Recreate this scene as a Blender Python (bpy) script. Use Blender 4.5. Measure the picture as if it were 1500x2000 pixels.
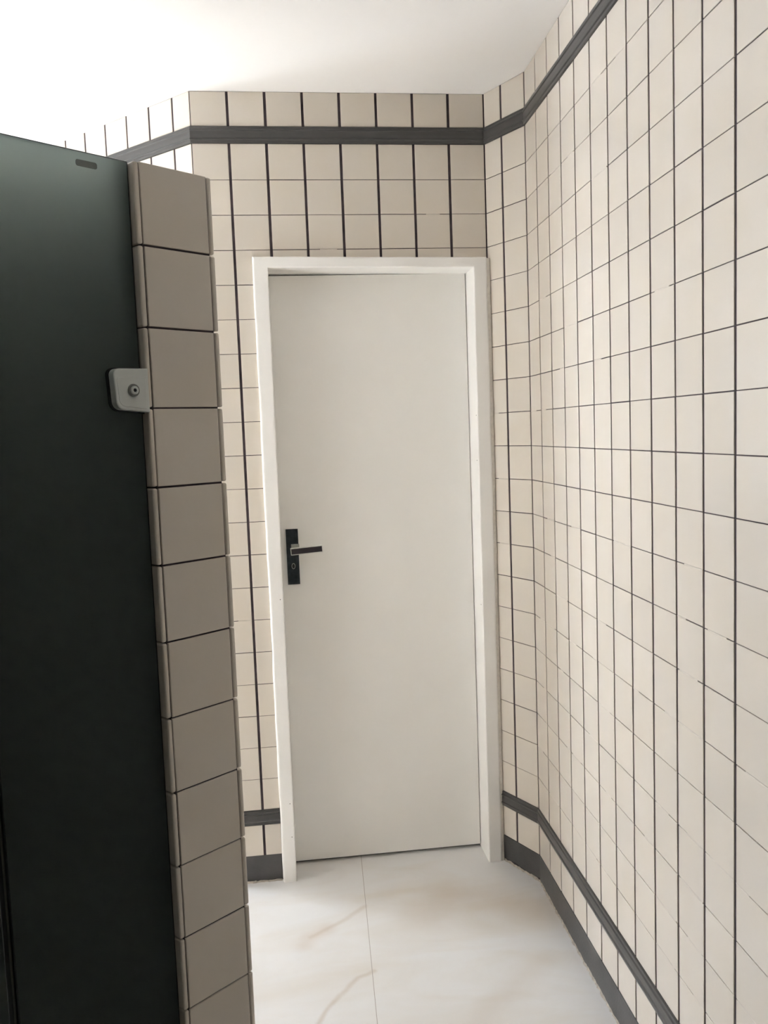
import bpy, bmesh, math, random
from mathutils import Vector, Matrix
random.seed(7)
S = bpy.context.scene
COL = S.collection
for o in list(bpy.data.objects):
    bpy.data.objects.remove(o)

# ------------------------------------------------------------------ camera
CAM = Vector((0.21569, -2.96293, 1.55288))
YAW, PITCH, ROLL, FPX = -0.12305, -0.09189, -0.03651, 1705.39
fw = Vector((-math.sin(YAW) * math.cos(PITCH), math.cos(YAW) * math.cos(PITCH), math.sin(PITCH)))
rt0 = Vector((math.cos(YAW), math.sin(YAW), 0))
up0 = rt0.cross(fw)
rt = math.cos(ROLL) * rt0 + math.sin(ROLL) * up0
up = -math.sin(ROLL) * rt0 + math.cos(ROLL) * up0
cd = bpy.data.cameras.new('camera')
cd.sensor_fit = 'VERTICAL'
cd.sensor_height = 36.0
cd.lens = FPX * 36.0 / 2000.0
cd.clip_start = 0.02
cam = bpy.data.objects.new('camera', cd)
COL.objects.link(cam)
m = Matrix((rt, up, -fw)).transposed().to_4x4()
m.translation = CAM
cam.matrix_world = m
S.camera = cam

# ------------------------------------------------------------------ light, world, exposure
S.view_settings.view_transform = 'Standard'
S.view_settings.look = 'None'
S.view_settings.gamma = 1.0
S.view_settings.use_curve_mapping = False
S.view_settings.exposure = -0.07
wd = bpy.data.worlds.new('world')
S.world = wd
wd.use_nodes = True
wd.node_tree.nodes['Background'].inputs[0].default_value = (0.75, 0.85, 1.0, 1)
wd.node_tree.nodes['Background'].inputs[1].default_value = 0.3
S.cycles.max_bounces = 14
S.cycles.diffuse_bounces = 10
S.cycles.glossy_bounces = 6
S.cycles.transmission_bounces = 8
S.cycles.sample_clamp_indirect = 0.0

# plan of the room (metres): inner face of the tiles
LA = 0.77723
LDIR = Vector((-math.cos(LA), math.sin(LA)))            # along the passage, away from the door wall
LN = Vector((-math.sin(LA), -math.cos(LA)))              # across the passage
O2 = Vector((0.0, 0.0))
W = 0.96676
C2 = Vector((W, 0.0))
SD = Vector((math.cos(-1.1409), math.sin(-1.1409)))
D2 = C2 + SD * 0.20486
RD = Vector((math.cos(-1.59579), math.sin(-1.59579)))
F2 = D2 + RD * ((-3.9 - D2.y) / RD.y)
PASS = 3.2                                               # passage length
DEEP = 2.6
A2 = O2 + LDIR * PASS
B2 = A2 + LN * DEEP
G2 = B2 - LDIR * ((-3.9 - B2.y) / (-LDIR.y))
ZC = 2.663
ZK, ZLB, ZLT, Z18, ZBB, ZBT = 0.0948, 0.2055, 0.2590, 0.3694, 2.5000, 2.5535
PV, PH = 0.12101, 0.112

# daylight: the window at the far end of the passage
WIN_U0, WIN_U1, WIN_Z0, WIN_Z1 = 0.50, 1.60, 1.00, 2.50
wc = A2 + LN * ((WIN_U0 + WIN_U1) / 2) + LDIR * 0.16
ld = bpy.data.lights.new('window_daylight', 'AREA')
ld.shape = 'RECTANGLE'
ld.size = WIN_U1 - WIN_U0
ld.size_y = WIN_Z1 - WIN_Z0
ld.energy = 168.0
ld.color = (0.85, 0.92, 1.0)
lo = bpy.data.objects.new('window_daylight', ld)
COL.objects.link(lo)
zax = Vector((LDIR.x, LDIR.y, 0))                        # light shines along -Z
xax = Vector((LN.x, LN.y, 0))
yax = zax.cross(xax)
m = Matrix((xax, yax, zax)).transposed().to_4x4()
m.translation = Vector((wc.x, wc.y, (WIN_Z0 + WIN_Z1) / 2))
lo.matrix_world = m
# sun falling through the same window onto the passage floor
SUN_EL, SUN_SIDE = math.radians(30), math.radians(30)
sl = bpy.data.lights.new('sun', 'SUN')
sl.energy = 312.0
sl.angle = math.radians(1.0)
sl.color = (0.93, 0.97, 1.0)
so = bpy.data.objects.new('sun', sl)
COL.objects.link(so)
ray = -LDIR * math.cos(SUN_SIDE) + LN * math.sin(SUN_SIDE)
ray = Vector((ray.x * math.cos(SUN_EL), ray.y * math.cos(SUN_EL), -math.sin(SUN_EL)))
so.location = (wc.x, wc.y, 4.0)
so.rotation_euler = ray.to_track_quat('-Z', 'Y').to_euler()


# ------------------------------------------------------------------ materials
def mat(name):
    mm = bpy.data.materials.new(name)
    mm.use_nodes = True
    nt = mm.node_tree
    return mm, nt, nt.nodes['Principled BSDF']


def N(nt, t, **kw):
    n = nt.nodes.new(t)
    for k, v in kw.items():
        setattr(n, k, v)
    return n


def L(nt, a, b):
    nt.links.new(a, b)


def noise(nt, scale, detail=3, coords='Object', vec=None):
    n = N(nt, 'ShaderNodeTexNoise')
    n.inputs['Scale'].default_value = scale
    n.inputs['Detail'].default_value = detail
    if vec is None:
        tc = N(nt, 'ShaderNodeTexCoord')
        vec = tc.outputs[coords]
    L(nt, vec, n.inputs['Vector'])
    return n


def mixc(nt, fac, a, b):
    x = N(nt, 'ShaderNodeMix', data_type='RGBA')
    for s, v in ((0, fac), (6, a), (7, b)):
        if hasattr(v, 'links'):
            L(nt, v, x.inputs[s])
        elif s == 0:
            x.inputs[s].default_value = v
        else:
            x.inputs[s].default_value = (*v, 1)
    return x.outputs[2]


def ramp(nt, src, lo_, hi_):
    r = N(nt, 'ShaderNodeMapRange')
    r.inputs['From Min'].default_value = lo_
    r.inputs['From Max'].default_value = hi_
    L(nt, src, r.inputs['Value'])
    return r.outputs[0]


def bump(nt, b, src, dist, strength=1.0):
    n = N(nt, 'ShaderNodeBump')
    n.inputs['Distance'].default_value = dist
    n.inputs['Strength'].default_value = strength
    L(nt, src, n.inputs['Height'])
    L(nt, n.outputs[0], b.inputs['Normal'])


def simple(name, col, rough, var=0.06, scale=6, bumpd=0.0, metal=0.0, spec=0.5):
    mm, nt, b = mat(name)
    n = noise(nt, scale, 4)
    f = ramp(nt, n.outputs[0], 0.3, 0.7)
    c = mixc(nt, f, tuple(v * (1 - var) for v in col), tuple(min(1, v * (1 + var)) for v in col))
    L(nt, c, b.inputs['Base Color'])
    b.inputs['Roughness'].default_value = rough
    b.inputs['Metallic'].default_value = metal
    b.inputs['Specular IOR Level'].default_value = spec
    if bumpd:
        n2 = noise(nt, scale * 12, 3)
        bump(nt, b, n2.outputs[0], bumpd)
    return mm


def tile_mat(name, col, rough):
    mm, nt, b = mat(name)
    g = N(nt, 'ShaderNodeNewGeometry')
    n = noise(nt, 9, 3)
    c1 = mixc(nt, g.outputs['Random Per Island'], tuple(v * 0.965 for v in col), tuple(min(1, v * 1.03) for v in col))
    c2 = mixc(nt, ramp(nt, n.outputs[0], 0.35, 0.75), c1, tuple(v * k for v, k in zip(col, (1.0, 0.985, 0.95))))
    L(nt, c2, b.inputs['Base Color'])
    b.inputs['Roughness'].default_value = rough
    n2 = noise(nt, 22, 2)
    bump(nt, b, n2.outputs[0], 0.0006, 0.35)
    return mm


TILE = tile_mat('cream_glazed_tile', (0.668, 0.617, 0.552), 0.24)
DIM = simple('dark_low_bounce_paint', (0.16, 0.145, 0.125), 0.6, 0.1, 4)  # dark tone for unseen surfaces, chosen to cut bounced light
GROUT = simple('dark_grout', (0.045, 0.031, 0.037), 0.85, 0.5, 30)
FILL = simple('filled_joint', (0.57, 0.52, 0.46), 0.6, 0.1, 40)
TRIM = simple('charcoal_ceramic_trim', (0.060, 0.058, 0.057), 0.30, 0.16, 8, 0.0002)
BASE = simple('charcoal_skirting_tile', (0.063, 0.060, 0.060), 0.38, 0.22, 14, 0.0006)
CEIL = simple('white_ceiling_paint', (0.86, 0.84, 0.82), 0.85, 0.015, 2, 0.0003)
MORTAR = simple('pale_mortar', (0.50, 0.45, 0.39), 0.9, 0.25, 60, 0.002)
PAINT = simple('white_gloss_paint', (0.90, 0.89, 0.87), 0.32, 0.02, 5, 0.0003)
DOORP = simple('off_white_door_paint', (0.885, 0.875, 0.845), 0.42, 0.02, 3, 0.0002)
DARK = simple('dark_handle_metal', (0.044, 0.054, 0.064), 0.25, 0.45, 60, 0, 0.3)
PURP = simple('dark_lever_face', (0.030, 0.025, 0.032), 0.35, 0.2, 25)
CHROME = simple('satin_chrome', (0.78, 0.79, 0.74), 0.35, 0.05, 20, 0, 0.25)
STEEL = simple('dull_steel', (0.36, 0.37, 0.34), 0.35, 0.1, 40, 0, 0.3)
BLACK = simple('black_void', (0.006, 0.006, 0.006), 0.7, 0.2, 20)
LOCKW = simple('light_grey_lock_casting', (0.62, 0.65, 0.63), 0.42, 0.04, 30)
RUBBER_SHADE = simple('dark_rubber_and_shade', (0.012, 0.014, 0.014), 0.6, 0.1, 30)  # door stop, also the lock's shade rim and the light-blocking lining
EDGE = simple('dark_glass_edge', (0.016, 0.020, 0.022), 0.3, 0.2, 40)
FRAMEM = simple('aluminium_frame', (0.6, 0.6, 0.6), 0.4, 0.05, 20, 0, 0.8)


def glass_mat(name='dark_green_frosted_glass', through=(0.78, 0.85, 0.82)):
    mm, nt, b = mat(name)
    n = noise(nt, 3, 3)
    c = mixc(nt, ramp(nt, n.outputs[0], 0.3, 0.7), (0.066, 0.071, 0.069), (0.074, 0.078, 0.077))
    L(nt, c, b.inputs['Base Color'])
    b.inputs['Roughness'].default_value = 0.38
    b.inputs['Specular IOR Level'].default_value = 0.13
    n2 = noise(nt, 400, 2)
    bump(nt, b, n2.outputs[0], 0.0002, 0.3)
    t = N(nt, 'ShaderNodeBsdfTranslucent')
    t.inputs[0].default_value = (*through, 1)
    mx = N(nt, 'ShaderNodeMixShader')
    mx.inputs[0].default_value = 0.66
    L(nt, b.outputs[0], mx.inputs[1])
    L(nt, t.outputs[0], mx.inputs[2])
    L(nt, mx.outputs[0], nt.nodes['Material Output'].inputs[0])
    return mm


GLASS = glass_mat()
PANEL_MARK = simple('grey_panel_mark', (0.185, 0.20, 0.19), 0.7, 0.12, 60)


def floor_mat():
    mm, nt, b = mat('marble_look_porcelain')
    tc = N(nt, 'ShaderNodeTexCoord')
    obj = tc.outputs['Object']
    # soft warm clouds of the print
    mp = N(nt, 'ShaderNodeMapping')
    mp.inputs['Rotation'].default_value = (0, 0, 0.6)
    mp.inputs['Scale'].default_value = (1.0, 2.6, 1)
    L(nt, obj, mp.inputs[0])
    n1 = noise(nt, 2.2, 5, vec=mp.outputs[0])
    n1.inputs['Distortion'].default_value = 0.8
    base = mixc(nt, ramp(nt, n1.outputs[0], 0.42, 0.75), (0.750, 0.748, 0.750), (0.69, 0.655, 0.61))
    # warp for the veins
    nw = noise(nt, 7, 4)
    sub = N(nt, 'ShaderNodeVectorMath', operation='SUBTRACT')
    L(nt, nw.outputs['Color'], sub.inputs[0])
    sub.inputs[1].default_value = (0.5, 0.5, 0.5)
    sc = N(nt, 'ShaderNodeVectorMath', operation='SCALE')
    L(nt, sub.outputs[0], sc.inputs[0])
    sc.inputs['Scale'].default_value = 0.035
    ad = N(nt, 'ShaderNodeVectorMath', operation='ADD')
    L(nt, obj, ad.inputs[0])
    L(nt, sc.outputs[0], ad.inputs[1])
    P = ad.outputs[0]

    def vm(op, a, bb, out=0):
        x = N(nt, 'ShaderNodeVectorMath', operation=op)
        for i, v in enumerate((a, bb)):
            if hasattr(v, 'links'):
                L(nt, v, x.inputs[i])
            else:
                x.inputs[i].default_value = v
        return x.outputs[out]

    def segdist(p0, p1):
        a = Vector((*p0, 0))
        d = Vector((*p1, 0)) - a
        ap = vm('SUBTRACT', P, tuple(a))
        dt = vm('DOT_PRODUCT', ap, tuple(d / d.length_squared), 'Value')
        cl = N(nt, 'ShaderNodeClamp')
        L(nt, dt, cl.inputs[0])
        s2 = N(nt, 'ShaderNodeVectorMath', operation='SCALE')
        s2.inputs[0].default_value = tuple(d)
        L(nt, cl.outputs[0], s2.inputs['Scale'])
        df = vm('SUBTRACT', ap, s2.outputs[0])
        ln = N(nt, 'ShaderNodeVectorMath', operation='LENGTH')
        L(nt, df, ln.inputs[0])
        return ln.outputs['Value']

    def veins(pts, w, col, amt, cur):
        dist = None
        for p0, p1 in zip(pts, pts[1:]):
            s = segdist(p0, p1)
            if dist is None:
                dist = s
            else:
                mn = N(nt, 'ShaderNodeMath', operation='MINIMUM')
                L(nt, dist, mn.inputs[0])
                L(nt, s, mn.inputs[1])
                dist = mn.outputs[0]
        r = N(nt, 'ShaderNodeMapRange', interpolation_type='SMOOTHSTEP')
        r.inputs['From Min'].default_value = w
        r.inputs['From Max'].default_value = 0.0
        r.inputs['To Max'].default_value = amt
        L(nt, dist, r.inputs[0])
        return mixc(nt, r.outputs[0], cur, col)

    tan = (0.53, 0.45, 0.375)
    c = base
    c = veins([(0.235, -0.41), (0.262, -0.37), (0.313, -0.338)], 0.055, (0.60, 0.50, 0.42), 0.40, c)
    c = veins([(0.262, -0.37), (0.313, -0.338), (0.38, -0.285), (0.443, -0.22)], 0.016, tan, 0.40, c)
    c = veins([(0.240, -0.83), (0.262, -0.776), (0.321, -0.67), (0.386, -0.596), (0.432, -0.572)], 0.014, tan, 0.50, c)
    c = veins([(0.62, -0.30), (0.74, -0.22), (0.86, -0.25), (0.98, -0.36)], 0.14, (0.58, 0.49, 0.40), 0.40, c)  # broad soft tan patch in front of the door
    c = veins([(0.60, -1.05), (0.72, -0.80), (0.92, -0.62)], 0.07, (0.60, 0.53, 0.46), 0.30, c)
    # joints of the 60 x 120 slabs
    mr = N(nt, 'ShaderNodeMapping', vector_type='POINT')
    mr.inputs['Location'].default_value = (-0.4580, -0.17, 0)
    mr.inputs['Rotation'].default_value = (0, 0, 0.0535)
    L(nt, obj, mr.inputs[0])
    sp = N(nt, 'ShaderNodeSeparateXYZ')
    L(nt, mr.outputs[0], sp.inputs[0])

    def joint(src, period, w):
        p = N(nt, 'ShaderNodeMath', operation='PINGPONG')
        L(nt, src, p.inputs[0])
        p.inputs[1].default_value = period / 2
        lt = N(nt, 'ShaderNodeMath', operation='LESS_THAN')
        L(nt, p.outputs[0], lt.inputs[0])
        lt.inputs[1].default_value = w
        return lt.outputs[0]
    j1 = joint(sp.outputs[0], 0.66, 0.0009)
    j2 = joint(sp.outputs[1], 1.20, 0.0009)
    mx = N(nt, 'ShaderNodeMath', operation='MAXIMUM')
    L(nt, j1, mx.inputs[0])
    L(nt, j2, mx.inputs[1])
    c = mixc(nt, mx.outputs[0], c, (0.40, 0.375, 0.345))
    L(nt, c, b.inputs['Base Color'])
    b.inputs['Roughness'].default_value = 0.22
    b.inputs['Specular IOR Level'].default_value = 0.5
    return mm


FLOORM = floor_mat()


# ------------------------------------------------------------------ mesh helpers
def link(name, bm, mats, parent=None, smooth=False):
    me = bpy.data.meshes.new(name)
    bmesh.ops.recalc_face_normals(bm, faces=bm.faces) if not getattr(bm, 'keep', False) else None
    bm.to_mesh(me)
    bm.free()
    for x in (mats if isinstance(mats, (list, tuple)) else [mats]):
        me.materials.append(x)
    if smooth:
        for p in me.polygons:
            p.use_smooth = True
    o = bpy.data.objects.new(name, me)
    COL.objects.link(o)
    if parent:
        o.parent = parent
        o.matrix_parent_inverse = Matrix()
        if parent.type == 'EMPTY' and parent.location.length:
            pass
    return o


def tag(o, label=None, cat=None, kind=None, group=None):
    if label:
        o['label'] = label
    if cat:
        o['category'] = cat
    if kind:
        o['kind'] = kind
    if group:
        o['group'] = group
    return o


def empty(name, loc=(0, 0, 0)):
    o = bpy.data.objects.new(name, None)
    o.empty_display_size = 0.1
    COL.objects.link(o)
    o.location = loc
    return o


def prism(bm, poly, z0, z1, mi=0):
    a = [bm.verts.new((p[0], p[1], z0)) for p in poly]
    b = [bm.verts.new((p[0], p[1], z1)) for p in poly]
    n = len(poly)
    fs = [bm.faces.new(a[::-1]), bm.faces.new(b)]
    for i in range(n):
        fs.append(bm.faces.new((a[i], a[(i + 1) % n], b[(i + 1) % n], b[i])))
    for f in fs:
        f.material_index = mi
    return fs


class Frame:
    """local wall coordinates: s along the wall, d out of its face, z up"""
    def __init__(self, p0, direction, normal):
        self.p, self.t, self.n = Vector(p0), Vector(direction), Vector(normal)

    def __call__(self, s, d, z):
        q = self.p + self.t * s + self.n * d
        return Vector((q.x, q.y, z))


def glass_leaf(bm, F, s0, s1, d0, d1, z0, z1):
    """a sheet whose two broad faces are frosted (slot 0) and whose cut edges are dark (slot 1)"""
    fbox(bm, F, s0, s1, d0, d1, z0, z1, 0.0019, 2)
    bm.normal_update()
    for f in bm.faces:
        f.material_index = 0 if f.calc_area() > 0.05 and abs(f.normal.dot(Vector((F.n.x, F.n.y, 0)))) > 0.9 else 1


def fbox(bm, F, s0, s1, d0, d1, z0, z1, bevel=0.0, seg=2, mi=0):
    vs = [bm.verts.new(F(s, d, z)) for s in (s0, s1) for d in (d0, d1) for z in (z0, z1)]
    q = [(0, 1, 3, 2), (4, 6, 7, 5), (0, 4, 5, 1), (2, 3, 7, 6), (0, 2, 6, 4), (1, 5, 7, 3)]
    fs = [bm.faces.new([vs[i] for i in f]) for f in q]
    for f in fs:
        f.material_index = mi
    bmesh.ops.recalc_face_normals(bm, faces=fs)
    if bevel:
        es = list({e for f in fs for e in f.edges})
        r = bmesh.ops.bevel(bm, geom=es, offset=bevel, segments=seg, profile=0.5, affect='EDGES')
        for f in r['faces']:
            f.material_index = mi
    return fs


def tile(bm, F, s0, s1, z0, z1, d0, d1, bev=0.0011, mi=0, jit=True):
    if s1 - s0 < 0.003 or z1 - z0 < 0.003:
        return
    ts = random.gauss(0, 0.0016) if jit else 0
    tz = random.gauss(0, 0.0016) if jit else 0
    cs, cz = (s0 + s1) / 2, (z0 + z1) / 2

    def ring(i, d):
        return [bm.verts.new(F(s, d + (s - cs) * ts + (z - cz) * tz, z)) for s, z in
                ((s0 + i, z0 + i), (s1 - i, z0 + i), (s1 - i, z1 - i), (s0 + i, z1 - i))]
    rs = [ring(0, d0), ring(0, d1 - bev), ring(bev * 0.3, d1 - bev * 0.3), ring(bev, d1)]
    for a, b in zip(rs, rs[1:]):
        for i in range(4):
            bm.faces.new((a[i], a[(i + 1) % 4], b[(i + 1) % 4], b[i])).material_index = mi
    bm.faces.new(rs[-1]).material_index = mi
    bm.faces.new(rs[0][::-1]).material_index = mi


ROWS = [(ZK, ZLB), (ZLT, Z18)] + [(Z18 + k * PH, Z18 + (k + 1) * PH) for k in range(18)] + [(Z18 + 18 * PH, ZBB), (ZBT, ZC)]
VJ, HJ = 0.0042, 0.0010


def tile_wall(bm, F, length, lines, hole=None, fill=0.1, end0=0.0015, end1=0.0015):
    """tiles between the joint centres `lines`; hole = (s0, s1, z0, z1) left bare"""
    cuts = [0.0] + sorted(x for x in lines if 0.004 < x < length - 0.004) + [length]
    for ci, (a, b) in enumerate(zip(cuts, cuts[1:])):
        s0 = a + (end0 if ci == 0 else VJ + random.uniform(-0.0005, 0.0005))
        s1 = b - (end1 if ci == len(cuts) - 2 else VJ + random.uniform(-0.0005, 0.0005))
        for ri, (z0, z1) in enumerate(ROWS):
            h0 = HJ * random.uniform(0.6, 1.3)
            h1 = HJ * random.uniform(0.6, 1.3)
            rect = [(s0, s1, z0 + h0, z1 - h1)]
            if hole:
                new = []
                for (p, q, r, t) in rect:
                    if q <= hole[0] or p >= hole[1] or t <= hole[2] or r >= hole[3]:
                        new.append((p, q, r, t))
                        continue
                    if p < hole[0]:
                        new.append((p, hole[0], r, t))
                    if q > hole[1]:
                        new.append((hole[1], q, r, t))
                    if t > hole[3]:
                        new.append((max(p, hole[0]), min(q, hole[1]), max(r, hole[3]), t))
                    if r < hole[2]:
                        new.append((max(p, hole[0]), min(q, hole[1]), r, min(t, hole[2])))
                rect = new
            for (p, q, r, t) in rect:
                tile(bm, F, p, q, r, t, -0.004, 0.0)
            # places where the thin horizontal joint is filled and hardly shows
            zz = z1
            if 1 <= ri < len(ROWS) - 2 and len(rect) == 1 and random.random() < (fill(ri) if callable(fill) else fill):
                p, q, r, t = rect[0]
                w = q - p
                ln = random.uniform(0.25, 1.0) * w
                st = p + random.choice([0.0, w - ln, (w - ln) * random.random()])
                if zz - t < 0.003:
                    vs = [bm.verts.new(F(s, d, z)) for s in (st, st + ln) for d in (-0.003, -0.0002) for z in (zz - 0.0012, zz + 0.0012)]
                    for f in ((0, 1, 3, 2), (4, 6, 7, 5), (0, 4, 5, 1), (2, 3, 7, 6), (0, 2, 6, 4), (1, 5, 7, 3)):
                        bm.faces.new([vs[i] for i in f]).material_index = 2


POLY = [A2, O2, C2, D2, F2, G2, B2]


def side(i):
    a, b = POLY[i], POLY[(i + 1) % len(POLY)]
    t = (b - a).normalized()
    return t, Vector((t.y, -t.x)), (b - a).length


def corner(i, d):
    """the room's corner i moved by d out of the wall faces (mitred)"""
    _, n1, _ = side((i - 1) % len(POLY))
    _, n2, _ = side(i)
    return POLY[i] + (n1 + n2) * (d / (1 + n1.dot(n2)))


def sideframe(i):
    t, n, _ = side(i)
    return Frame(POLY[i], t, n)


SLAB = -0.0022                                           # face of the grout behind the tile faces
TH = 0.12


def slab(bm, i, z0, z1, mi=1):
    j = (i + 1) % len(POLY)
    prism(bm, [corner(i, SLAB), corner(j, SLAB), corner(j, -TH), corner(i, -TH)], z0, z1, mi)


# ------------------------------------------------------------------ floor and ceiling
outer = [corner(i, -TH) for i in range(len(POLY))]
inner = [corner(i, 0) for i in range(len(POLY))]
bm = bmesh.new()
prism(bm, outer, -0.10, 0.0)
fl = tag(link('floor', bm, FLOORM), 'glossy pale marble look porcelain floor with faint tan veins', 'floor', 'structure')
bm = bmesh.new()
prism(bm, outer, ZC, ZC + 0.10)
tag(link('ceiling', bm, CEIL), 'plain white painted ceiling over the tiled walls', 'ceiling', 'structure')

# ------------------------------------------------------------------ tiled walls
# wall with the door
FX0, FX1, FZ = 0.176, 0.9620, 2.131                      # outside of the door frame
bm = bmesh.new()
prism(bm, [corner(1, SLAB), (FX0 + 0.004, -SLAB), (FX0 + 0.004, TH), corner(1, -TH)], 0, FZ - 0.004, 1)
prism(bm, [(FX1 - 0.004, -SLAB), corner(2, SLAB), corner(2, -TH), (FX1 - 0.004, TH)], 0, FZ - 0.004, 1)
prism(bm, [corner(1, SLAB), corner(2, SLAB), corner(2, -TH), corner(1, -TH)], FZ - 0.004, ZC, 1)
Fb = sideframe(1)
tile_wall(bm, Fb, W, [0.1195 + k * PV for k in range(7)], hole=(FX0 + 0.002, FX1 - 0.002, -1, FZ - 0.002), fill=0.10, end0=0.0026, end1=0.0024)
tag(link('wall_back', bm, [TILE, GROUT, FILL]), 'cream tiled wall with dark grout lines around the white door', 'wall', 'structure')
# short slanted wall
bm = bmesh.new()
slab(bm, 2, 0, ZC)
Fs = sideframe(2)
tile_wall(bm, Fs, side(2)[2], [0.0877], fill=0.06, end0=0.0022, end1=0.0034)
tag(link('wall_back_right', bm, [TILE, GROUT, FILL]), 'narrow slanted cream tiled wall between the door and the long wall', 'wall', 'structure')
# long wall on the right
bm = bmesh.new()
slab(bm, 3, 0, ZC)
Fr = sideframe(3)
tile_wall(bm, Fr, side(3)[2], [0.12115 + k * PV for k in range(40)], fill=lambda r: 0.42 if r < 9 else 0.14, end0=0.0034)
tag(link('wall_right', bm, [TILE, GROUT, FILL]), 'long cream tiled wall with dark vertical grout lines', 'wall', 'structure')
# wall of the passage
bm = bmesh.new()
slab(bm, 0, 0, ZC)
Fl = sideframe(0)
ln0 = side(0)[2]
tile_wall(bm, Fl, ln0, [ln0 - 0.084 - k * PV for k in range(40)], fill=0.1)
tag(link('wall_left', bm, [TILE, GROUT, FILL]), 'brightly lit cream tiled wall running back beside the stall', 'wall', 'structure')
# walls outside the picture that close the room
bm = bmesh.new()
prism(bm, [corner(4, 0), corner(5, 0), corner(5, -TH), corner(4, -TH)], 0, ZC)
tag(link('wall_front', bm, DIM), 'unseen wall behind the viewer, made dark to cut bounced light', 'wall', 'structure')
bm = bmesh.new()
prism(bm, [corner(5, 0), corner(6, 0), corner(6, -TH), corner(5, -TH)], 0, ZC)
tag(link('wall_stall_side', bm, DIM), 'unseen wall on the far side of the stalls, made dark to cut bounced light', 'wall', 'structure')
bm = bmesh.new()
Fe = sideframe(6)
le = side(6)[2]
u0, u1 = le - WIN_U1, le - WIN_U0
for a, b, z0, z1 in ((0, u0, 0, ZC), (u1, le, 0, ZC), (u0, u1, 0, WIN_Z0), (u0, u1, WIN_Z1, ZC)):
    fbox(bm, Fe, a, b, -TH, SLAB, z0, z1, mi=1)
tile_wall(bm, Fe, le, [k * PV for k in range(1, 40)], hole=(u0, u1, WIN_Z0, WIN_Z1), fill=0.1)
tag(link('wall_passage_end', bm, [TILE, GROUT, FILL]), 'cream tiled wall with a high window at the end of the passage', 'wall', 'structure')
bm = bmesh.new()
for a, b, z0, z1 in ((u0, u0 + 0.03, WIN_Z0, WIN_Z1), (u1 - 0.03, u1, WIN_Z0, WIN_Z1), (u0, u1, WIN_Z0, WIN_Z0 + 0.03), (u0, u1, WIN_Z1 - 0.03, WIN_Z1),
                     ((u0 + u1) / 2 - 0.014, (u0 + u1) / 2 + 0.014, WIN_Z0 + 0.03, WIN_Z1 - 0.03)):
    fbox(bm, Fe, a, b, -0.08, -0.04, z0, z1, 0.002, 1)
tag(link('window_1', bm, FRAMEM), 'high aluminium framed window at the end of the passage', 'window', 'structure')

# ------------------------------------------------------------------ charcoal ceramic trims and skirting
PROFILE = [(0.0, 0.0005), (0.02, 0.0045), (0.15, 0.0050), (0.19, 0.0082), (0.25, 0.0086), (0.30, 0.0058), (0.50, 0.0062), (0.69, 0.0058),
           (0.74, 0.0086), (0.80, 0.0082), (0.84, 0.0050), (0.98, 0.0045), (1.0, 0.0005)]


def trim(name, i, z0, z1, label, a=None, b=None, ca=True, cb=True):
    """moulded strip along side i; a / b = distances where it stops short of a corner"""
    bm = bmesh.new()
    F = sideframe(i)
    j = (i + 1) % len(POLY)
    n = 14

    def end(which, d, z):
        if which == 0:
            if a is not None:
                return F(a, d, z)
            q = corner(i, d)
        else:
            if b is not None:
                return F(b, d, z)
            q = corner(j, d)
        return Vector((q.x, q.y, z))
    pr = [(-0.003, 0.0)] and [(0.0, -0.003)] + PROFILE + [(1.0, -0.003)]
    rings = []
    for w in (0, 1):
        rings.append([bm.verts.new(end(w, d, z0 + (z1 - z0) * f)) for f, d in pr])
    k = len(pr)
    for q in range(k):
        bm.faces.new((rings[0][q], rings[0][(q + 1) % k], rings[1][(q + 1) % k], rings[1][q]))
    bm.faces.new(rings[0])
    bm.faces.new(rings[1][::-1])
    return tag(link(name, bm, TRIM), label, 'trim', 'structure')


trim('trim_1', 1, ZBB, ZBT, 'charcoal moulded tile strip along the top of the door wall')
trim('trim_2', 2, ZBB, ZBT, 'charcoal moulded tile strip along the top of the slanted wall')
trim('trim_3', 3, ZBB, ZBT, 'charcoal moulded tile strip rising along the top of the long wall')
trim('trim_4', 0, ZBB, ZBT, 'charcoal moulded tile strip on the bright wall above the stall')
trim('trim_5', 1, ZLB, ZLT, 'short low charcoal moulded strip left of the door frame', b=FX0 + 0.003)
trim('trim_6', 2, ZLB, ZLT, 'low charcoal moulded strip on the slanted wall beside the door')
trim('trim_7', 3, ZLB, ZLT, 'low charcoal moulded strip running along the long wall')
trim('trim_8', 0, ZLB, ZLT, 'low charcoal moulded strip on the bright wall beside the stall')


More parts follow.
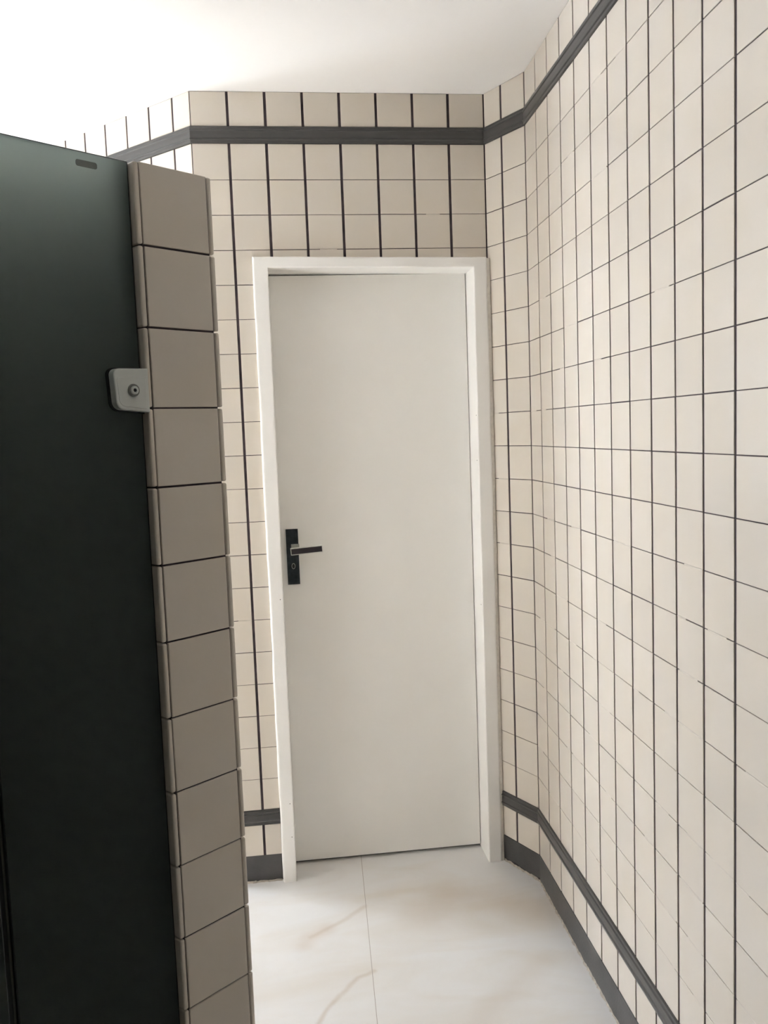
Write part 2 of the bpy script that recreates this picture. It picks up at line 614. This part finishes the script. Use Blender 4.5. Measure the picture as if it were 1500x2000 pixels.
def skirting(name, i, label, a=None, b=None, rag=0.007):
    bm = bmesh.new()
    F = sideframe(i)
    ln = side(i)[2]
    s0 = a if a is not None else 0.0
    s1 = b if b is not None else ln
    n = max(6, int((s1 - s0) / 0.012))
    cols = []
    z = 0.006
    for k in range(n + 1):
        s = s0 + (s1 - s0) * k / n
        z = min(max(z + random.uniform(-0.0035, 0.0035), 0.0015), rag)
        if random.random() < 0.12:
            z = random.uniform(0.001, rag * 1.4)
        d = 0.0012
        if k == 0 and a is None:
            p = lambda dd: corner(i, dd)
        elif k == n and b is None:
            p = lambda dd: corner((i + 1) % len(POLY), dd)
        else:
            p = lambda dd, s=s: F.p + F.t * s + F.n * dd
        col = []
        for dd, zz in ((-0.004, z), (d, z), (d, ZK - 0.0012), (0.0, ZK), (-0.004, ZK)):
            q = p(dd)
            col.append(bm.verts.new((q.x, q.y, zz)))
        cols.append(col)
    for c0, c1 in zip(cols, cols[1:]):
        for q in range(5):
            bm.faces.new((c0[q], c0[(q + 1) % 5], c1[(q + 1) % 5], c1[q]))
    bm.faces.new(cols[0])
    bm.faces.new(cols[-1][::-1])
    o = tag(link(name, bm, BASE), label, 'skirting', 'structure')
    # crumbly mortar showing under the broken lower edge
    bm = bmesh.new()
    n = max(6, int((s1 - s0) / 0.009))
    cols = []
    for k in range(n + 1):
        s = s0 + 0.001 + (s1 - s0 - 0.002) * k / n
        d = random.uniform(0.0010, 0.0065)
        h = random.uniform(0.002, 0.0085)
        cols.append([bm.verts.new(F(s, dd, zz)) for dd, zz in ((-0.004, 0.0), (d + 0.001, 0.0), (d * 0.5, h * 0.6), (0.0, h), (-0.004, h))])
    for c0, c1 in zip(cols, cols[1:]):
        for q in range(5):
            bm.faces.new((c0[q], c0[(q + 1) % 5], c1[(q + 1) % 5], c1[q]))
    bm.faces.new(cols[0])
    bm.faces.new(cols[-1][::-1])
    link('mortar_bed', bm, MORTAR, o)
    return o


skirting('baseboard_back', 1, 'charcoal skirting tile left of the door frame with a crumbly lower edge', b=FX0 + 0.001)
skirting('baseboard_back_right', 2, 'charcoal skirting tile on the slanted wall with a ragged lower edge', rag=0.014)
skirting('baseboard_right', 3, 'long charcoal skirting tile along the long wall')
skirting('baseboard_left', 0, 'charcoal skirting tile along the passage wall')

# ------------------------------------------------------------------ the white door
FI0, FI1, FIZ = 0.2265, 0.9135, 2.097                    # clear opening of the frame
FY0, FY1 = -0.022, 0.1195
door = tag(empty('door_1', (0.57, 0.0, 0.0)), 'closed off white door with a dark lever handle in a white frame', 'door', 'structure')
DOFF = Vector((0.57, 0.0, 0.0))


def sub(name, bm, mats, parent, off, smooth=False):
    bmesh.ops.translate(bm, verts=bm.verts, vec=-off)
    return link(name, bm, mats, parent, smooth)


XY = Frame((0, 0), (1, 0), (0, -1))                      # d grows towards the viewer


def frame_mesh():
    bm = bmesh.new()
    out = [(FX0 + 0.003, 0.0), (FX0, FZ + 0.006), (FX1 - 0.001, FZ - 0.004), (FX1 + 0.0015, 0.0)]
    inn = [(FI1, 0.0), (FI1, FIZ - 0.003), (FI0, FIZ + 0.003), (FI0, 0.0)]
    n = 26
    path = []
    # outer edge slightly wavy where it was painted against the tiles
    for (p, q) in zip(out, out[1:]):
        for k in range(n):
            t = k / n
            x, z = p[0] + (q[0] - p[0]) * t, p[1] + (q[1] - p[1]) * t
            w = random.uniform(-0.0012, 0.0012) if k else 0
            if abs(q[0] - p[0]) < 0.1:
                x += w
            else:
                z += w * 0.5
            path.append((x, z))
    path.append(out[-1])
    outs = path
    # rings as quads: build U by matching outer and inner samples
    ins = []
    rin = inn[::-1]
    for (p, q) in zip(rin, rin[1:]):
        for k in range(n):
            t = k / n
            ins.append((p[0] + (q[0] - p[0]) * t, p[1] + (q[1] - p[1]) * t))
    ins.append(rin[-1])
    R = 0.008

    def row(o, i):
        ox, oz = o
        ix, iz = i
        v = Vector((ix - ox, iz - oz))
        u = v.normalized()
        pts = []
        pts.append((ox, oz, 0.02))
        for a in range(0, 5):
            an = a / 4 * math.pi / 2
            pts.append((ox + u.x * R * (1 - math.cos(an)), oz + u.y * R * (1 - math.cos(an)), FY0 + R * (1 - math.sin(an))))
        r2 = 0.0045
        for a in range(0, 4):
            an = a / 3 * math.pi / 2
            pts.append((ix - u.x * r2 * (1 - math.sin(an)), iz - u.y * r2 * (1 - math.sin(an)), FY0 + r2 * (1 - math.cos(an))))
        pts.append((ix, iz, 0.102))
        pts.append((ix, iz, FY1))
        pts.append((ox + u.x * 0.006, oz + u.y * 0.006, FY1))
        pts.append((ox + u.x * 0.006, oz + u.y * 0.006, 0.02))
        return [bm.verts.new((x, y, z)) for x, z, y in pts]
    rows = [row(o, i) for o, i in zip(outs, ins)]
    k = len(rows[0])
    for a, b in zip(rows, rows[1:]):
        for q in range(k):
            bm.faces.new((a[q], a[(q + 1) % k], b[(q + 1) % k], b[q]))
    bm.faces.new(rows[0])
    bm.faces.new(rows[-1][::-1])
    return bm


fr = sub('door_frame', frame_mesh(), PAINT, door, DOFF)
fr['label'] = 'white painted door frame'
# caulking between the frame and the slanted wall
bm = bmesh.new()
n = 60
cols = []
for k in range(n + 1):
    z = 0.0 + (FZ - 0.008) * k / n
    w = random.uniform(-0.0015, 0.0022)
    pts = [(FX1 - 0.003, -0.019), (FX1 + 0.006, -0.0185 + w), (W + 0.0055, -0.0150 + w), (W - 0.001, -0.0004), (FX1 - 0.003, -0.0004)]
    cols.append([bm.verts.new((x, y, z)) for x, y in pts])
for a, b in zip(cols, cols[1:]):
    for q in range(5):
        bm.faces.new((a[q], a[(q + 1) % 5], b[(q + 1) % 5], b[q]))
bm.faces.new(cols[0])
bm.faces.new(cols[-1][::-1])
sub('sealant_bead', bm, simple('white_sealant', (0.74, 0.71, 0.66), 0.6, 0.08, 90, 0.001), door, DOFF)
# small dark nail holes in the frame
for (x, y, z, ax) in ((0.2150, FY0, 0.999, 'y'), (0.2145, FY0, 0.282, 'y'), (0.2160, FY0, 0.162, 'y'), (FI1, -0.006, 1.597, 'x'), (FI1, 0.0, 1.442, 'x'), (FI1, -0.004, 0.936, 'x')):
    bm = bmesh.new()
    rot = Matrix.Rotation(math.pi / 2, 4, 'X' if ax == 'y' else 'Y')
    bmesh.ops.create_cone(bm, cap_ends=True, segments=10, radius1=0.0018, radius2=0.0012, depth=0.0012, matrix=Matrix.Translation((x, y, z)) @ rot)
    sub('nail_hole', bm, BLACK, fr, DOFF)
# leaf
DY = 0.100
bm = bmesh.new()
vs = []
fbox(bm, XY, FI0 + 0.0004, FI1 - 0.0022, -DY - 0.0195, -DY, 0.011, FIZ - 0.002, 0.0018, 2)
leaf = sub('door_leaf', bm, DOORP, door, DOFF)
leaf['label'] = 'flush off white door leaf'
# added black box behind the door: blocks light so the gap below stays dark
bm = bmesh.new()
fbox(bm, XY, FX0 - 0.05, FX1 + 0.1, -0.20, -0.1200, -0.1, FZ + 0.1)
bb = link('door_light_block', bm, BLACK, door)
bb.location = -DOFF

handle = bpy.data.objects.new('door_handle', None)
COL.objects.link(handle)
handle.parent = door
handle['label'] = 'dark rectangular lever handle with chrome edges'
HZ = 1.1595
bm = bmesh.new()
fbox(bm, XY, 0.2445, 0.2870, -DY, -DY + 0.008, 1.0285, 1.2245, 0.0010, 2)
sub('backplate', bm, DARK, handle, DOFF)
# rosette block
LY = 0.048                                                # front face of the lever
bm = bmesh.new()
fbox(bm, XY, 0.2610, 0.2890, -DY + 0.008, -LY - 0.012, 1.1440, 1.1720, 0.0015, 2)
sub('lever_neck', bm, STEEL, handle, DOFF)
# lever: chrome bar with a dark inlaid face, drooping slightly upwards
Rl = Matrix.Translation((0.262, 0, 1.1500)) @ Matrix.Rotation(math.radians(-3.2), 4, 'Y')
bm = bmesh.new()
LF = lambda s, d, z: Rl @ Vector((s, -d, z))
fbox(bm, LF, -0.004, 0.1080, -LY - 0.013, -LY, -0.0125, 0.0125, 0.0012, 2)
sub('lever', bm, CHROME, handle, DOFF)
bm = bmesh.new()
fbox(bm, LF, -0.0012, 0.1050, -LY - 0.002, -LY + 0.0006, -0.0095, 0.0095, 0.0002, 1)
o = sub('lever_inlay', bm, PURP, handle, DOFF)
# keyhole: chrome ring and dark slot
bm = bmesh.new()
nseg = 28


def oval(k, a, b):
    t = 2 * math.pi * k / nseg
    return a * math.cos(t), b * math.sin(t)


kx, kz, ky = 0.2665, 1.0935, DY - 0.008
r = []
for (a, b, y) in ((0.0068, 0.0105, ky + 0.0005), (0.0066, 0.0103, ky - 0.0014), (0.0050, 0.0085, ky - 0.0014), (0.0048, 0.0082, ky + 0.0005)):
    r.append([bm.verts.new((kx + oval(k, a, b)[0], y, kz + oval(k, a, b)[1])) for k in range(nseg)])
for a, b in zip(r, r[1:]):
    for k in range(nseg):
        bm.faces.new((a[k], a[(k + 1) % nseg], b[(k + 1) % nseg], b[k]))
sub('keyhole_ring', bm, STEEL, handle, DOFF)
bm = bmesh.new()
a = [bm.verts.new((kx + oval(k, 0.0048, 0.0082)[0], ky + 0.0005, kz + oval(k, 0.0048, 0.0082)[1])) for k in range(nseg)]
b = [bm.verts.new((kx + oval(k, 0.0046, 0.0080)[0], ky - 0.0006, kz + oval(k, 0.0046, 0.0080)[1])) for k in range(nseg)]
for k in range(nseg):
    bm.faces.new((a[k], a[(k + 1) % nseg], b[(k + 1) % nseg], b[k]))
bm.faces.new(b)
bm.faces.new(a[::-1])
sub('keyhole', bm, BLACK, handle, DOFF)

# ------------------------------------------------------------------ tiled end of the stall partition
P0 = Vector((0.05060, -1.69789))
PD = Vector((0.763476, 0.645835))
PN = Vector((0.645835, -0.763476))
PF = Frame(P0, PD, PN)
PW, PZ = 0.1135, 1.9334
PLEN = 1.28
bm = bmesh.new()
fbox(bm, PF, 0.0006, PW + 0.0006, -PLEN, -0.0030, 0.0, PZ - 0.001, mi=1)
rows = []
z = PZ
while z > 0.02:
    rows.append((max(0.0, z - 0.112), z))
    z -= 0.112
for (z0, z1) in rows:
    lo_, hi_ = z0 + random.uniform(0.0010, 0.0016), z1 - (random.uniform(0.0010, 0.0016) if z1 < PZ - 0.01 else 0)
    tile(bm, PF, 0.0019 + random.uniform(-0.0004, 0.0006), PW - 0.0016, lo_, hi_, -0.006, 0.0, 0.0010)
# the tiles of the two long faces, whose rounded edges frame the end
for sgn, s_in in ((-1, 0.0006), (1, PW + 0.0006)):
    SF = Frame(P0 + PD * s_in, -PN, PD * sgn)
    sj = 0.0
    first = True
    while sj < PLEN - 0.01:
        w = 0.112 if not first else 0.1115
        for (z0, z1) in rows:
            lo_, hi_ = z0 + random.uniform(0.0008, 0.0014), z1 - (random.uniform(0.0008, 0.0014) if z1 < PZ - 0.01 else 0)
            a = sj + (random.uniform(-0.0003, 0.0007) if first else VJ)
            if first:
                fbox(bm, SF, a, sj + w - VJ, -0.0002, 0.0078 + random.uniform(-0.0004, 0.0004), lo_, hi_, 0.0028, 3, 0)
            else:
                tile(bm, SF, a, min(sj + w, PLEN) - VJ, lo_, hi_, 0.0, 0.0078)
        sj += w
        first = False
tag(link('wall_stall', bm, [TILE, GROUT, FILL]), 'free standing end of a tiled stall partition, one tile wide', 'partition wall', 'structure')
# added dark block close behind the glass, limits light through it to the top
bm = bmesh.new()
BF = Frame(P0 - PN * 0.14, PD, PN)
fbox(bm, BF, -1.45, -0.0085, -0.10, 0.0, 0.0, PZ - 0.001, 0.002, 1)
fbox(bm, PF, -0.034, -0.0088, -0.139, -0.030, 0.0, PZ - 0.001, 0.001, 1, mi=1)  # added dark lining, keeps light off the glass near the partition end
tag(link('light_block_back', bm, [DIM, RUBBER_SHADE]), 'added dark block behind the glass stall door, keeps light off its lower part', 'partition wall', 'structure')

bm = bmesh.new()
fbox(bm, PF, -0.96, -0.86, -0.140, -0.030, 0.0, PZ - 0.001, 0.002, 1)  # unseen block added to dim the space behind the glass
tag(link('light_block_side', bm, DIM), 'added dark block behind the glass stall panel, cuts stray light', 'partition wall', 'structure')

# ------------------------------------------------------------------ dark glass stall door and panel
GD = -0.012                                              # glass face behind the end tile's face
GT = 0.008
sd = tag(empty('toilet_stall_door', PF(-0.13, GD, 0.0)), 'dark green frosted glass stall door with a white lock, against the tiled partition end', 'stall door', 'thing')
SO = PF(-0.13, GD, 0.0)
bm = bmesh.new()
glass_leaf(bm, PF, -0.2460, -0.0085, GD - GT, GD, 0.10, PZ + 0.001)
gp = sub('glass_panel', bm, [GLASS, EDGE], sd, SO)
# lock case: flat plate with rounded free corners
lock = bpy.data.objects.new('door_lock', None)
COL.objects.link(lock)
lock.parent = sd
lock['label'] = 'white lock case with a round keyhole'


def plate(F, s0, s1, z0, z1, rt_, rb, d0, d1, taper, bev):
    bm = bmesh.new()
    pts = [(s1, z0 - 0.0)]
    pts.append((s1, z1))
    for k in range(9):                                    # top free corner
        an = math.pi / 2 + k / 8 * math.pi / 2
        pts.append((s0 + rt_ + rt_ * math.cos(an), z1 - taper - rt_ + rt_ * math.sin(an)))
    for k in range(9):
        an = math.pi + k / 8 * math.pi / 2
        pts.append((s0 + 0.002 + rb + rb * math.cos(an), z0 + 0.0035 + rb + rb * math.sin(an)))
    a = [bm.verts.new(F(s, d0, z)) for s, z in pts]
    cs, cz = (s0 + s1) / 2, (z0 + z1) / 2
    rings = [a]
    for k in range(4):
        an = k / 3 * math.pi / 2
        i = bev * (1 - math.cos(an))
        d = d1 - bev + bev * math.sin(an)
        sx = 1 - i / ((s1 - s0) / 2)
        sz = 1 - i / ((z1 - z0) / 2)
        rings.append([bm.verts.new(F(cs + (s - cs) * sx, d, cz + (z - cz) * sz)) for s, z in pts])
    k = len(pts)
    for a_, b_ in zip(rings, rings[1:]):
        for q in range(k):
            bm.faces.new((a_[q], a_[(q + 1) % k], b_[(q + 1) % k], b_[q]))
    bm.faces.new(rings[-1])
    bm.faces.new(rings[0][::-1])
    return bm


bm = bmesh.new()
fbox(bm, PF, -0.0862, -0.0555, GD - 0.0001, GD + 0.0004, 1.9140, 1.9225)  # small grey mark near the top of the glass
bmesh.ops.bevel(bm, geom=[e for e in bm.edges if abs((e.verts[0].co - e.verts[1].co).normalized().dot(Vector((PN.x, PN.y, 0)))) > 0.9], offset=0.003, segments=4, profile=0.5, affect='EDGES')
sub('panel_mark', bm, PANEL_MARK, gp, SO)
LF1 = 0.004
bm = plate(PF, -0.0635, -0.0075, 1.5900, 1.6535, 0.010, 0.013, GD, GD + 0.003, 0.001, 0.0005)  # dark rim standing in for the lock's shadow on the glass
sub('lock_shade_rim', bm, RUBBER_SHADE, lock, SO)
bm = plate(PF, -0.0600, -0.0065, 1.5915, 1.6520, 0.009, 0.012, GD + 0.003, LF1, 0.001, 0.0020)
sub('lock_case', bm, LOCKW, lock, SO)
bm = plate(PF, -0.0560, -0.0120, 1.5960, 1.6390, 0.004, 0.010, LF1 - 0.001, LF1 + 0.0006, 0.0, 0.0006)
sub('lock_cover', bm, LOCKW, lock, SO)
# cylinder: dark collar, light ring, dark hole
cs_, cz_ = -0.0315, 1.6215
bm = bmesh.new()
prof = [(0.0090, LF1), (0.0086, LF1 + 0.0022), (0.0070, LF1 + 0.0026), (0.0062, LF1 + 0.0012)]
rings = [[bm.verts.new(PF(cs_ + rr * math.cos(2 * math.pi * k / 32), d, cz_ + rr * math.sin(2 * math.pi * k / 32))) for k in range(32)] for rr, d in prof]
for a, b in zip(rings, rings[1:]):
    for k in range(32):
        bm.faces.new((a[k], a[(k + 1) % 32], b[(k + 1) % 32], b[k]))
bm.faces.new(rings[0])
bm.faces.new(rings[-1])
sub('lock_collar', bm, simple('worn_grey_metal', (0.20, 0.20, 0.185), 0.4, 0.15, 60, 0, 0.6), lock, SO, True)
bm = bmesh.new()
prof = [(0.0060, LF1 + 0.0010), (0.0058, LF1 + 0.0042), (0.0046, LF1 + 0.0050), (0.0027, LF1 + 0.0050), (0.0025, LF1 + 0.0020)]
rings = [[bm.verts.new(PF(cs_ + rr * math.cos(2 * math.pi * k / 32), d, cz_ + rr * math.sin(2 * math.pi * k / 32))) for k in range(32)] for rr, d in prof]
for a, b in zip(rings, rings[1:]):
    for k in range(32):
        bm.faces.new((a[k], a[(k + 1) % 32], b[(k + 1) % 32], b[k]))
bm.faces.new(rings[0])
bm.faces.new(rings[-1])
sub('lock_cylinder', bm, LOCKW, lock, SO)
bm = bmesh.new()
rings = [[bm.verts.new(PF(cs_ + rr * math.cos(2 * math.pi * k / 16), d, cz_ + rr * math.sin(2 * math.pi * k / 16))) for k in range(16)] for rr, d in ((0.0025, LF1 + 0.0015), (0.0024, LF1 + 0.0040))]
for k in range(16):
    bm.faces.new((rings[0][k], rings[0][(k + 1) % 16], rings[1][(k + 1) % 16], rings[1][k]))
bm.faces.new(rings[0][::-1])
bm.faces.new(rings[1])
sub('lock_keyhole', bm, BLACK, lock, SO)

# next leaf of the stall front, beyond the narrow gap
bm = bmesh.new()
glass_leaf(bm, PF, -1.42, -0.2560, GD - GT, GD, 0.0, PZ + 0.001)
gl = link('stall_side_panel', bm, [GLASS, EDGE])
tag(gl, 'dark glass stall panel beyond the narrow gap beside the locked stall door', 'stall panel')
# dark stop behind the gap
bm = bmesh.new()
fbox(bm, PF, -0.2750, -0.2475, GD - GT - 0.022, GD - GT - 0.0002, 0.0, PZ - 0.02, 0.001, 1)
link('door_stop', bm, RUBBER_SHADE, gl)
